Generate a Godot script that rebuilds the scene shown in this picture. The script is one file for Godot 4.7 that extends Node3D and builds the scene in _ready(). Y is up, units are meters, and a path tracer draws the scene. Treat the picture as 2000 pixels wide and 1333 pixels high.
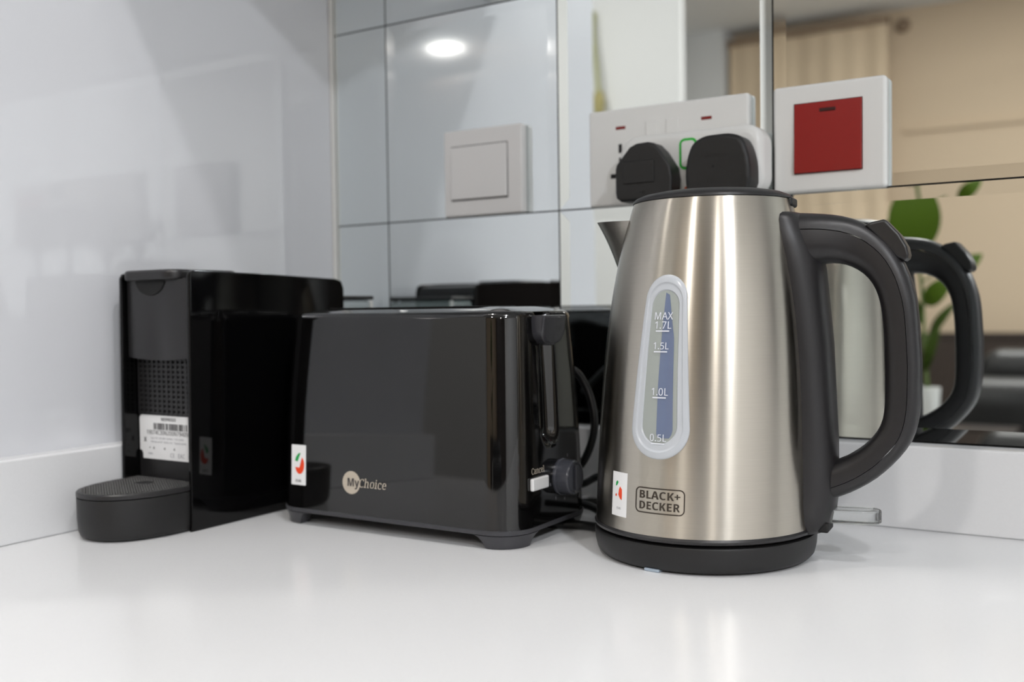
extends Node3D
# A kitchen counter corner: capsule coffee machine, toaster and kettle before a wall of bevelled mirror tiles.
# World: the corner is the origin, the mirror faces +z at z = 0, the side wall faces +x at x = 0, the counter top is y = 0 (0.9 m above the floor).

const FLOOR_Y := -0.9
const CEIL_Y := 1.5
const MIRROR_JOINT_X := 0.0729
const MIRROR_JOINT_Y := 0.2592
const TILE := 0.2
const UPSTAND_H := 0.063

var M := {}
var taken := {}
var sans: SystemFont
var bold: SystemFont
var serif: SystemFont
var rng := RandomNumberGenerator.new()


# ------------------------------------------------------------------ shapes
class Shape:
	var v := PackedVector3Array()
	var uv := PackedVector2Array()
	var t := PackedInt32Array()

	func add(p: Vector3, u := Vector2.ZERO) -> int:
		v.append(p)
		uv.append(u)
		return v.size() - 1

	func tri(a: int, b: int, c: int) -> void:
		t.append(a)
		t.append(b)
		t.append(c)

	func quad(a: int, b: int, c: int, d: int) -> void:
		tri(a, b, c)
		tri(a, c, d)

	# rows of points, all of one length; closed: each row is a ring; ring: the last row joins the first
	func grid(rows: Array, closed := false, ring := false) -> Shape:
		var n: int = rows[0].size()
		var m: int = rows.size()
		var start := v.size()
		var wide := n + 1 if closed else n
		for i in m:
			for j in wide:
				add(rows[i][j % n], Vector2(float(j) / (wide - 1), float(i) / maxf(1.0, m - 1.0)))
		for i in (m if ring else m - 1):
			for j in wide - 1:
				var i2 := (i + 1) % m
				quad(start + i * wide + j, start + i * wide + j + 1, start + i2 * wide + j + 1, start + i2 * wide + j)
		return self

	# a fan over a ring round its middle
	func cap(row: Array, back := false) -> Shape:
		var c := Vector3.ZERO
		for p in row:
			c += p
		var m := add(c / row.size())
		var start := v.size()
		for p in row:
			add(p)
		for j in row.size():
			var k := (j + 1) % row.size()
			if back:
				tri(m, start + j, start + k)
			else:
				tri(m, start + k, start + j)
		return self

	# rings stacked into a closed body
	func loft(rows: Array) -> Shape:
		grid(rows, true)
		cap(rows[0], false)
		cap(rows[rows.size() - 1], true)
		return self

	func box(lo: Vector3, hi: Vector3) -> Shape:
		var c := [Vector3(lo.x, lo.y, lo.z), Vector3(hi.x, lo.y, lo.z), Vector3(hi.x, hi.y, lo.z), Vector3(lo.x, hi.y, lo.z), Vector3(lo.x, lo.y, hi.z), Vector3(hi.x, lo.y, hi.z), Vector3(hi.x, hi.y, hi.z), Vector3(lo.x, hi.y, hi.z)]
		for f in [[0, 3, 2, 1], [4, 5, 6, 7], [0, 1, 5, 4], [3, 7, 6, 2], [0, 4, 7, 3], [1, 2, 6, 5]]:
			var s := v.size()
			for k in 4:
				add(c[f[k]], [Vector2(0, 1), Vector2(1, 1), Vector2(1, 0), Vector2(0, 0)][k])
			quad(s, s + 1, s + 2, s + 3)
		return self

	# a box with rounded edges
	func rbox(lo: Vector3, hi: Vector3, r: float, seg := 3) -> Shape:
		var mid := (lo + hi) / 2.0
		var h := (hi - lo) / 2.0
		r = minf(r, minf(h.x, minf(h.y, h.z)) * 0.999)
		var inner := h - Vector3(r, r, r)
		var along := []
		for a in 3:
			var q := []
			for k in seg + 1:
				q.append(-inner[a] - r * tan(PI / 4.0 * (1.0 - float(k) / seg)))
			for k in seg + 1:
				q.append(inner[a] + r * tan(PI / 4.0 * float(k) / seg))
			along.append(q)
		for a in 3:
			var b := (a + 1) % 3
			var c := (a + 2) % 3
			for s in [-1.0, 1.0]:
				var rows := []
				for y in along[c]:
					var row := []
					for x in along[b]:
						var p := Vector3.ZERO
						p[a] = s * h[a]
						p[b] = x
						p[c] = y
						var q := Vector3(clampf(p.x, -inner.x, inner.x), clampf(p.y, -inner.y, inner.y), clampf(p.z, -inner.z, inner.z))
						row.append(mid + q + (p - q).normalized() * r)
					if s < 0.0:
						row.reverse()
					rows.append(row)
				grid(rows)
		return self

	# profile of Vector2(radius, height) turned round an upright axis
	func lathe(profile: Array, seg := 48, at := Vector3.ZERO) -> Shape:
		var rows := []
		for p in profile:
			var row := []
			for k in seg:
				var a := TAU * k / seg
				row.append(at + Vector3(p.x * cos(a), p.y, -p.x * sin(a)))
			rows.append(row)
		return loft(rows)

	# a flat outline (x, y) given depth along z, its edges rounded by r
	func slab(outline: PackedVector2Array, z0: float, z1: float, r := 0.0, seg := 3) -> Shape:
		var steps := []
		if r <= 0.0:
			steps = [[0.0, z0], [0.0, z1]]
		else:
			for k in seg + 1:
				var a := PI / 2.0 * k / seg
				steps.append([r * (1.0 - sin(a)), z0 + r * (1.0 - cos(a))])
			for k in seg + 1:
				var a := PI / 2.0 * k / seg
				steps.append([r * (1.0 - cos(a)), z1 - r * (1.0 - sin(a))])
		var rows := []
		for s in steps:
			var o := inset(outline, s[0])
			var row := []
			for p in o:
				row.append(Vector3(p.x, p.y, s[1]))
			rows.append(row)
		grid(rows, true)
		for e in [[rows[0], false], [rows[rows.size() - 1], true]]:
			var flat := PackedVector2Array()
			for p in e[0]:
				flat.append(Vector2(p.x, p.y))
			var idx := Geometry2D.triangulate_polygon(flat)
			var s0 := v.size()
			for p in e[0]:
				add(p)
			for k in idx.size() / 3:
				var a3 := s0 + idx[k * 3]
				var b3 := s0 + idx[k * 3 + 1]
				var c3 := s0 + idx[k * 3 + 2]
				var turn := (v[b3] - v[a3]).cross(v[c3] - v[a3]).z
				if (turn > 0.0) == e[1]:
					tri(a3, b3, c3)
				else:
					tri(a3, c3, b3)
		return self

	static func inset(o: PackedVector2Array, d: float) -> PackedVector2Array:
		if d == 0.0:
			return o
		var area := 0.0
		var n := o.size()
		for k in n:
			area += o[k].cross(o[(k + 1) % n])
		var out := PackedVector2Array()
		for k in n:
			var e1 := (o[k] - o[(k + n - 1) % n]).normalized()
			var e2 := (o[(k + 1) % n] - o[k]).normalized()
			var n1 := Vector2(-e1.y, e1.x)
			var n2 := Vector2(-e2.y, e2.x)
			var m := (n1 + n2).normalized()
			out.append(o[k] + m * (d / maxf(0.4, m.dot(n1))) * signf(area))
		return out

	# a round tube along a line of points
	func tube(path: Array, radius: float, seg := 10) -> Shape:
		var rows := []
		var up := Vector3.UP
		for i in path.size():
			var d: Vector3 = (path[mini(i + 1, path.size() - 1)] - path[maxi(i - 1, 0)]).normalized()
			if absf(d.dot(up)) > 0.95:
				up = Vector3.RIGHT if absf(d.x) < 0.9 else Vector3.BACK
			var side := d.cross(up).normalized()
			up = side.cross(d).normalized()
			var row := []
			for k in seg:
				var a := TAU * k / seg
				row.append(path[i] + (side * cos(a) + up * sin(a)) * radius)
			rows.append(row)
		return loft(rows)

	# every point moved by f
	func bend(f: Callable) -> Shape:
		for i in v.size():
			v[i] = f.call(v[i])
		return self

	# another mesh's triangles
	func from_mesh(m: Mesh) -> Shape:
		for s in m.get_surface_count():
			var a := m.surface_get_arrays(s)
			var start := v.size()
			for p in a[Mesh.ARRAY_VERTEX]:
				add(p)
			var idx: PackedInt32Array = a[Mesh.ARRAY_INDEX] if a[Mesh.ARRAY_INDEX] != null else PackedInt32Array(range(a[Mesh.ARRAY_VERTEX].size()))
			for k in idx.size() / 3:
				tri(start + idx[k * 3], start + idx[k * 3 + 2], start + idx[k * 3 + 1])
		return self

	func volume() -> float:
		var s := 0.0
		for k in t.size() / 3:
			s += v[t[k * 3]].dot(v[t[k * 3 + 1]].cross(v[t[k * 3 + 2]]))
		return s

	# one mesh; edges sharper than the angle stay sharp
	func mesh(angle := 38.0, orient := true) -> ArrayMesh:
		var flip := orient and volume() < 0.0
		var n := t.size() / 3
		var face := PackedVector3Array()
		var unit := PackedVector3Array()
		var at := {}
		for k in n:
			var a := v[t[k * 3]]
			var b := v[t[k * 3 + 1]]
			var c := v[t[k * 3 + 2]]
			var f := (b - a).cross(c - a)
			if flip:
				f = -f
			f *= 1.0e6
			face.append(f)
			unit.append(f.normalized())
			for j in 3:
				var key := Vector3i((v[t[k * 3 + j]] * 200000.0).round())
				if not at.has(key):
					at[key] = PackedInt32Array()
				at[key].append(k)
		var cosine := cos(deg_to_rad(angle))
		var pv := PackedVector3Array()
		var pn := PackedVector3Array()
		var pu := PackedVector2Array()
		for k in n:
			if face[k].length_squared() < 1.0e-12:
				continue
			for j in ([0, 1, 2] if flip else [0, 2, 1]):
				var i := t[k * 3 + j]
				var sum := Vector3.ZERO
				for o in at[Vector3i((v[i] * 200000.0).round())]:
					if unit[o].dot(unit[k]) > cosine:
						sum += face[o]
				pv.append(v[i])
				pn.append(sum.normalized())
				pu.append(uv[i])
		var arrays := []
		arrays.resize(Mesh.ARRAY_MAX)
		arrays[Mesh.ARRAY_VERTEX] = pv
		arrays[Mesh.ARRAY_NORMAL] = pn
		arrays[Mesh.ARRAY_TEX_UV] = pu
		var m := ArrayMesh.new()
		m.add_surface_from_arrays(Mesh.PRIMITIVE_TRIANGLES, arrays)
		return m


func rrect(w: float, h: float, r: float, seg := 5, at := Vector2.ZERO) -> PackedVector2Array:
	var o := PackedVector2Array()
	for k in 4:
		var c := Vector2([1, -1, -1, 1][k] * (w / 2 - r), [1, 1, -1, -1][k] * (h / 2 - r))
		for j in seg + 1:
			var a := PI / 2 * (k + float(j) / seg)
			o.append(at + c + Vector2(cos(a), sin(a)) * r)
	return o


func smooth_line(points: Array, steps := 6) -> Array:
	var out := []
	var n := points.size()
	for i in n - 1:
		var p0 = points[maxi(i - 1, 0)]
		var p3 = points[mini(i + 2, n - 1)]
		for k in steps:
			out.append(points[i].cubic_interpolate(points[i + 1], p0, p3, float(k) / steps))
	out.append(points[n - 1])
	return out


func resample(points: Array, n: int) -> Array:
	var l := [0.0]
	for i in points.size() - 1:
		l.append(l[i] + points[i].distance_to(points[i + 1]))
	var out := []
	var j := 0
	for k in n:
		var d: float = l[l.size() - 1] * k / (n - 1.0)
		while j < points.size() - 2 and l[j + 1] < d:
			j += 1
		out.append(points[j].lerp(points[j + 1], clampf((d - l[j]) / maxf(1e-9, l[j + 1] - l[j]), 0, 1)))
	return out


# ------------------------------------------------------------------ nodes
func numbered(called: String) -> String:
	if not taken.has(called):
		taken[called] = 0
		return called
	taken[called] += 1
	return "%s_%03d" % [called, taken[called]]


func tag(o: Node3D, label: String, category: String, group := "") -> Node3D:
	o.set_meta("label", label)
	o.set_meta("category", category)
	if group:
		o.set_meta("group", group)
	return o


func thing(called: String, label: String, category: String, at := Vector3.ZERO, turn := 0.0, group := "") -> Node3D:
	var o := Node3D.new()
	o.name = numbered(called)
	add_child(o)
	o.position = at
	o.rotation.y = turn
	return tag(o, label, category, group)


func part(called: String, s, m: Material, parent: Node3D, angle := 38.0) -> MeshInstance3D:
	var o := MeshInstance3D.new()
	o.name = called
	o.mesh = s.mesh(angle) if s is Shape else s
	o.material_override = m
	parent.add_child(o, true)
	return o


func setting(called: String, s, m: Material, parent: Node3D = self, label := "", category := "") -> MeshInstance3D:
	var o := part(called, s, m, parent)
	if parent == self:
		o.set_meta("kind", "structure")
		if label:
			o.set_meta("label", label)
			o.set_meta("category", category)
	return o


func text_shape(s: String, height: float, font: Font, depth := 0.0001, align := HORIZONTAL_ALIGNMENT_CENTER) -> Shape:
	var tm := TextMesh.new()
	tm.text = s
	tm.font = font
	tm.font_size = 64
	tm.pixel_size = 0.01
	tm.depth = 0.0
	tm.curve_step = 1.0
	tm.horizontal_alignment = align
	tm.vertical_alignment = VERTICAL_ALIGNMENT_CENTER
	var s2 := Shape.new().from_mesh(tm)
	var k := height / 0.46   # capitals are about 46 of 64 pixels
	var flat := s2.v.size()
	for i in flat:
		s2.v[i] = Vector3(s2.v[i].x * k, s2.v[i].y * k, depth)
	return s2


# ------------------------------------------------------------------ materials
func mat(name_: String, c: Color, rough: float, metal := 0.0, spec := 0.5) -> StandardMaterial3D:
	var m := StandardMaterial3D.new()
	m.resource_name = name_
	m.albedo_color = c
	m.roughness = rough
	m.metallic = metal
	m.metallic_specular = spec
	M[name_] = m
	return m


func noise_tex(w: int, h: int, fx: float, fy: float, lo: Color, hi: Color, seed_: int, octaves := 3) -> ImageTexture:
	var n := FastNoiseLite.new()
	n.seed = seed_
	n.noise_type = FastNoiseLite.TYPE_SIMPLEX
	n.frequency = 1.0
	n.fractal_octaves = octaves
	var im := Image.create(w, h, false, Image.FORMAT_RGB8)
	for y in h:
		for x in w:
			# laid on a torus so that the edges meet
			var a := TAU * x / w
			var b := n.get_noise_3d(cos(a) * fx, sin(a) * fx, y * fy)
			im.set_pixel(x, y, lo.lerp(hi, clampf(b * 0.9 + 0.5, 0, 1)))
	return ImageTexture.create_from_image(im)


func materials() -> void:
	sans = SystemFont.new()
	sans.font_names = PackedStringArray(["Droid Sans"])
	bold = SystemFont.new()
	bold.font_names = PackedStringArray(["Droid Sans"])
	bold.font_weight = 700
	serif = SystemFont.new()
	serif.font_names = PackedStringArray(["Droid Serif"])

	var m := mat("counter", Color(0.89, 0.892, 0.896), 0.2, 0.0, 0.33)
	m.albedo_texture = noise_tex(256, 256, 14.0, 0.32, Color(0.992, 0.992, 0.992), Color(1, 1, 1), 5)
	m.uv1_triplanar = true
	m.uv1_world_triplanar = true
	m.uv1_scale = Vector3(5, 5, 5)
	mat("glossy_wall", Color(0.86, 0.865, 0.88), 0.035, 0.0, 0.55)
	mat("white_wall", Color(0.9, 0.9, 0.895), 0.6)
	mat("ceiling", Color(0.92, 0.92, 0.91), 0.8)
	mat("beige_wall", Color(0.825, 0.742, 0.635), 0.75)
	mat("floor", Color(0.66, 0.655, 0.65), 0.35)
	mat("mirror", Color(0.945, 0.965, 0.965), 0.0, 1.0)
	mat("grout", Color(0.2, 0.2, 0.2), 0.8)
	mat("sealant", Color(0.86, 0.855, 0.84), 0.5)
	mat("cabinet_white", Color(0.9, 0.9, 0.9), 0.25)
	mat("chrome", Color(0.85, 0.85, 0.86), 0.12, 1.0)
	# appliances
	mat("gloss_black", Color(0.022, 0.021, 0.023), 0.05, 0.0, 0.4)
	mat("toaster_black", Color(0.03, 0.028, 0.029), 0.05, 0.0, 0.6)
	mat("satin_black", Color(0.118, 0.114, 0.118), 0.36)
	mat("matt_black", Color(0.06, 0.058, 0.06), 0.48)
	mat("handle_black", Color(0.105, 0.098, 0.103), 0.4)
	mat("deep_black", Color(0.015, 0.015, 0.015), 0.7)
	mat("toaster_grey", Color(0.22, 0.22, 0.235), 0.42)
	mat("knob_grey", Color(0.24, 0.245, 0.27), 0.18)
	mat("lever_grey", Color(0.20, 0.20, 0.215), 0.2)
	mat("button_white", Color(0.86, 0.86, 0.86), 0.35)
	mat("plate_white", Color(0.9, 0.9, 0.89), 0.16)
	mat("adapter_white", Color(0.9, 0.9, 0.89), 0.3)
	mat("switch_grey_white", Color(0.86, 0.855, 0.85), 0.28)
	mat("red_rocker", Color(0.57, 0.1, 0.1), 0.2)
	mat("red_lens", Color(0.5, 0.1, 0.08), 0.25)
	mat("dark_red", Color(0.2, 0.02, 0.03), 0.25)
	mat("orange_lens", Color(0.78, 0.33, 0.1), 0.3)
	mat("green_line", Color(0.1, 0.7, 0.2), 0.4)
	mat("rubber_black", Color(0.05, 0.05, 0.05), 0.42)
	mat("sticker_white", Color(0.93, 0.93, 0.93), 0.45)
	mat("print_dark", Color(0.2, 0.19, 0.2), 0.6)
	mat("print_grey", Color(0.6, 0.6, 0.62), 0.6)
	mat("print_brown", Color(0.2, 0.165, 0.13), 0.5)
	mat("print_beige", Color(0.72, 0.68, 0.62), 0.5)
	mat("print_white", Color(0.86, 0.87, 0.9), 0.5)
	mat("print_green", Color(0.08, 0.62, 0.3), 0.5)
	mat("print_red", Color(0.92, 0.28, 0.12), 0.5)
	mat("window_frame", Color(0.73, 0.745, 0.765), 0.2)
	mat("window_back", Color(0.60, 0.625, 0.60), 0.35)
	mat("window_blue", Color(0.28, 0.36, 0.52), 0.35)
	mat("foot_clear", Color(0.6, 0.65, 0.7), 0.3)
	# brushed steel: fine lines that run round the kettle
	var st := mat("steel", Color(0.775, 0.75, 0.705), 0.30, 1.0)
	var rows := FastNoiseLite.new()
	rows.seed = 11
	rows.frequency = 0.31
	rows.fractal_octaves = 3
	var im := Image.create(256, 2048, false, Image.FORMAT_RGB8)
	var ir := Image.create(256, 2048, false, Image.FORMAT_RGB8)
	for y in 2048:
		for x in 256:
			var a := TAU * x / 256.0
			var b := rows.get_noise_3d(cos(a) * 5.0, y * 1.35, sin(a) * 5.0) * 0.5 + 0.5
			var g := 0.95 + 0.05 * clampf(b, 0, 1)
			im.set_pixel(x, y, Color(g, g, g))
			var q := 0.92 + 0.08 * clampf(1.0 - b, 0, 1)
			ir.set_pixel(x, y, Color(q, q, q))
	st.albedo_texture = ImageTexture.create_from_image(im)
	st.roughness_texture = ImageTexture.create_from_image(ir)
	st.anisotropy_enabled = true
	st.anisotropy = -0.92
	mat("steel_spout", Color(0.775, 0.75, 0.705), 0.265, 1.0)
	# clear plastics
	var g1 := mat("clear_plastic", Color(0.96, 0.97, 0.97, 0.03), 0.02)
	g1.refraction_enabled = true
	g1.refraction_scale = 0.049
	var g2 := mat("clear_pane", Color(0.9, 0.92, 0.93, 0.1), 0.05)
	g2.transparency = BaseMaterial3D.TRANSPARENCY_ALPHA
	var g3 := mat("tank_plastic", Color(0.72, 0.78, 0.78, 0.35), 0.08)
	g3.transparency = BaseMaterial3D.TRANSPARENCY_ALPHA
	# the room behind the camera, seen in the mirrors
	mat("headboard_brown", Color(0.21, 0.165, 0.135), 0.45)
	mat("table_brown", Color(0.16, 0.125, 0.105), 0.4)
	mat("leather_black", Color(0.07, 0.065, 0.06), 0.5)
	mat("pot_white", Color(0.85, 0.85, 0.83), 0.4)
	mat("soil", Color(0.14, 0.1, 0.07), 0.95)
	mat("leaf_green", Color(0.25, 0.34, 0.02), 0.6, 0.0, 0.3)
	mat("leaf_dark", Color(0.19, 0.26, 0.04), 0.6, 0.0, 0.3)
	mat("stem_green", Color(0.3, 0.38, 0.14), 0.6)
	mat("curtain_beige", Color(0.87, 0.785, 0.67), 0.85)
	mat("dried_stem", Color(0.62, 0.62, 0.42), 0.8)
	mat("dried_head", Color(0.66, 0.62, 0.42), 0.9)
	mat("detector_brown", Color(0.56, 0.48, 0.4), 0.6)


func glow(name_: String, c: Color, k: float) -> StandardMaterial3D:
	var m := mat(name_, Color(0.9, 0.9, 0.9), 0.5)
	m.emission_enabled = true
	m.emission = c
	m.emission_energy_multiplier = k
	return m


# ------------------------------------------------------------------ the scene
func _ready() -> void:
	rng.seed = 7
	camera_and_air()
	materials()
	room()
	counter()
	mirrors()
	coffee_machine()
	toaster()
	kettle()
	wall_plates()
	plugs_and_cords()
	room_things()


func camera_and_air() -> void:
	var cam := Camera3D.new()
	cam.name = "camera"
	add_child(cam)
	cam.position = Vector3(0.7305, 0.1692, 0.8178)
	cam.basis = Basis(Vector3.UP, 0.5585) * Basis(Vector3.RIGHT, -0.0313) * Basis(Vector3.BACK, -0.0136)
	var at := CameraAttributesPhysical.new()
	at.frustum_focal_length = 35.683
	at.frustum_focus_distance = 0.655
	at.frustum_near = 0.02
	at.frustum_far = 60.0
	at.exposure_aperture = 5.2
	cam.attributes = at
	cam.fov = 37.175
	cam.current = true
	var e := Environment.new()
	e.background_mode = Environment.BG_COLOR
	e.background_color = Color(0.02, 0.02, 0.02)
	e.tonemap_mode = Environment.TONE_MAPPER_LINEAR
	e.tonemap_exposure = 1.0
	e.sdfgi_enabled = true
	e.ssao_enabled = true
	e.ssil_enabled = true
	var w := WorldEnvironment.new()
	w.name = "air"
	w.environment = e
	add_child(w)
	# recessed ceiling lights: two small spots over the counter, a larger disc further in, and three added fill discs
	glow("lamp_glow", Color(1.0, 0.985, 0.96), 6.0)
	glow("lamp_glow_warm", Color(1.0, 0.93, 0.82), 6.0)
	mat("lamp_ring", Color(0.9, 0.9, 0.9), 0.4)
	downlight("small ceiling spot above the counter close to the glossy side wall", Vector3(0.10, CEIL_Y, 0.64), 0.03, 0.26, "lamp_glow", Color(1.0, 0.985, 0.965))
	downlight("small ceiling spot above the counter beyond the kettle", Vector3(1.20, CEIL_Y, 0.80), 0.03, 0.49, "lamp_glow", Color(0.99, 0.985, 0.99))
	downlight("large round ceiling light over the seating side of the room", Vector3(2.28, CEIL_Y, 3.40), 0.085, 4.0, "lamp_glow_warm", Color(1.0, 0.985, 0.97))
	downlight("added unseen fill light disc between the kitchen and the far wall", Vector3(2.3, CEIL_Y, 1.9), 0.085, 4.2, "lamp_glow", Color(0.96, 0.975, 1.0))  # added fill that lifts the shaded side wall and the wall plates
	downlight("added unseen fill light disc before the curtain", Vector3(0.3, CEIL_Y, 2.7), 0.085, 2.1, "lamp_glow", Color(1.0, 0.985, 0.97))  # unseen fill, added so the far beige wall gets enough light
	downlight("added unseen fill light disc over the passage, brightening the white partition", Vector3(-0.9, CEIL_Y, 1.3), 0.085, 0.85, "lamp_glow", Color(1.0, 0.985, 0.97))  # added only to brighten the front of the partition


func downlight(label: String, at: Vector3, r: float, energy: float, lit: String, c: Color) -> void:
	var o := thing("ceiling_light", label, "ceiling light", at)
	part("trim_ring", Shape.new().lathe([Vector2(r * 1.08, 0.0), Vector2(r * 1.08, -0.003), Vector2(r * 1.35, -0.003), Vector2(r * 1.4, -0.0005), Vector2(r * 1.4, 0.0)], 32), M.lamp_ring, o)
	part("lamp_face", Shape.new().lathe([Vector2(r, -0.0032), Vector2(r, -0.0045), Vector2(r * 0.9, -0.0055)], 32), M[lit], o)
	var l: Light3D
	if r > 0.05:
		l = AreaLight3D.new()
		l.area_size = Vector2(r * 1.7, r * 1.7)
		l.area_range = 12.0
		l.area_attenuation = 2.0
		l.rotation.x = -PI / 2
		l.position = Vector3(0, -0.007, 0)
	else:
		l = OmniLight3D.new()
		l.light_size = r
		l.omni_range = 12.0
		l.omni_attenuation = 2.0
		l.position = Vector3(0, -0.012 - r, 0)
	l.name = "lamp"
	l.light_color = c
	l.light_energy = energy
	l.shadow_enabled = true
	o.add_child(l)


func room() -> void:
	setting("floor", Shape.new().box(Vector3(-2.4, FLOOR_Y - 0.1, -0.12), Vector3(3.4, FLOOR_Y, 4.15)), M.floor)
	setting("ceiling", Shape.new().box(Vector3(-2.4, CEIL_Y, -0.12), Vector3(3.4, CEIL_Y + 0.1, 4.15)), M.ceiling)
	setting("wall_back", Shape.new().box(Vector3(-2.4, FLOOR_Y, -0.12), Vector3(3.4, CEIL_Y, -0.004)), M.grout)
	setting("wall_side", Shape.new().box(Vector3(-0.12, FLOOR_Y, -0.004), Vector3(0.0, CEIL_Y, 0.6)), M.glossy_wall)
	setting("wall_passage", Shape.new().box(Vector3(-2.4, FLOOR_Y, 0.48), Vector3(-0.12, CEIL_Y, 0.6)), M.white_wall)
	setting("wall_left", Shape.new().box(Vector3(-2.5, FLOOR_Y, -0.12), Vector3(-2.4, CEIL_Y, 4.15)), M.white_wall)
	setting("wall_right", Shape.new().box(Vector3(3.4, FLOOR_Y, -0.12), Vector3(3.5, CEIL_Y, 4.15)), M.white_wall)
	setting("wall_far", Shape.new().box(Vector3(-2.4, FLOOR_Y, 4.05), Vector3(3.4, CEIL_Y, 4.15)), M.beige_wall)
	setting("wall_partition", Shape.new().box(Vector3(-2.4, FLOOR_Y, 2.2), Vector3(-0.514, CEIL_Y, 2.225)), M.white_wall)
	setting("wall_pier", Shape.new().box(Vector3(-2.4, FLOOR_Y, 3.9), Vector3(-1.0, CEIL_Y, 4.05)), M.white_wall)
	# the sealed corner between the side wall and the mirrors
	setting("trim_1", Shape.new().rbox(Vector3(0.0, UPSTAND_H, -0.003), Vector3(0.0035, 0.6, 0.0052), 0.0015), M.sealant)


func counter() -> void:
	var c := thing("countertop", "white polished stone worktop that carries the three appliances", "countertop", Vector3(0, 0, 0))
	part("slab", Shape.new().rbox(Vector3(0.0, -0.04, -0.003), Vector3(3.3, 0.0, 0.63), 0.003), M.counter, c)
	c = thing("upstand", "low white stone upstand along the foot of the glossy side wall", "upstand", Vector3(0, 0, 0), 0.0, "stone upstands round the worktop")
	part("slab", Shape.new().rbox(Vector3(0.0003, 0.0, 0.0205), Vector3(0.02, UPSTAND_H, 0.6), 0.0018), M.counter, c)
	c = thing("upstand", "low white stone upstand along the foot of the mirror tiles", "upstand", Vector3(0, 0, 0), 0.0, "stone upstands round the worktop")
	part("slab", Shape.new().rbox(Vector3(0.0003, 0.0, -0.0035), Vector3(3.3, UPSTAND_H, 0.02), 0.0018), M.counter, c)
	var w := thing("wall_cabinet", "white wall cabinet hanging above the mirror tiles", "cabinet", Vector3(0, 0.6, 0))
	part("body", Shape.new().rbox(Vector3(0.001, 0.0, -0.003), Vector3(3.3, 0.7, 0.325), 0.002), M.cabinet_white, w)
	for k in 5:
		part("door", Shape.new().rbox(Vector3(0.003 + k * 0.66, 0.0, 0.326), Vector3(0.657 + k * 0.66, 0.7, 0.345), 0.003), M.cabinet_white, w)
	var u := thing("base_cabinet", "white base cabinet under the stone worktop", "cabinet", Vector3(0, FLOOR_Y, 0))
	part("body", Shape.new().rbox(Vector3(0.001, 0.1, 0.0), Vector3(3.3, 0.859, 0.57), 0.002), M.cabinet_white, u)
	part("plinth", Shape.new().box(Vector3(0.001, 0.0, 0.02), Vector3(3.3, 0.1, 0.52)), M.table_brown, u)
	for k in 5:
		var d := part("door", Shape.new().rbox(Vector3(0.003 + k * 0.66, 0.105, 0.571), Vector3(0.657 + k * 0.66, 0.85, 0.59), 0.003), M.cabinet_white, u)
		part("handle", Shape.new().tube([Vector3(0.2 + k * 0.66, 0.8, 0.592), Vector3(0.2 + k * 0.66, 0.8, 0.615), Vector3(0.46 + k * 0.66, 0.8, 0.615), Vector3(0.46 + k * 0.66, 0.8, 0.592)], 0.005, 8), M.chrome, d)


func mirrors() -> void:
	var wall: Node3D = get_node("wall_back")
	var xs := [0.0042, MIRROR_JOINT_X]
	for k in 8:
		xs.append(MIRROR_JOINT_X + TILE * (k + 1))
	var ys := [UPSTAND_H + 0.001, MIRROR_JOINT_Y, MIRROR_JOINT_Y + TILE, 0.599]
	var gap := 0.0007
	var bevel := 0.0100
	var lift := 0.0005     # the wedge of glass at the edge turns the image by about six degrees
	for i in xs.size() - 1:
		for j in 3:
			var lo := Vector2(xs[i] + gap, ys[j] + gap)
			var hi := Vector2(xs[i + 1] - gap, ys[j + 1] - gap)
			var bl := 0.0 if i == 0 else bevel
			var bt := 0.0 if j == 2 else bevel
			var outer := [Vector2(lo.x, lo.y), Vector2(hi.x, lo.y), Vector2(hi.x, hi.y), Vector2(lo.x, hi.y)]
			var inner := [Vector2(lo.x + bl, lo.y + bevel), Vector2(hi.x - bevel, lo.y + bevel), Vector2(hi.x - bevel, hi.y - bt), Vector2(lo.x + bl, hi.y - bt)]
			var rows := [[], [], []]
			for k in 4:
				var flat: bool = outer[k] == inner[k] or (bt == 0.0 and k >= 2 and i > 0) or (bl == 0.0 and (k == 0 or k == 3))
				rows[0].append(Vector3(outer[k].x, outer[k].y, -0.0039))
				rows[1].append(Vector3(outer[k].x, outer[k].y, 0.0 if flat else lift))
				rows[2].append(Vector3(inner[k].x, inner[k].y, 0.0))
			part("mirror_tile", Shape.new().loft(rows), M.mirror, wall, 0.5)


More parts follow.
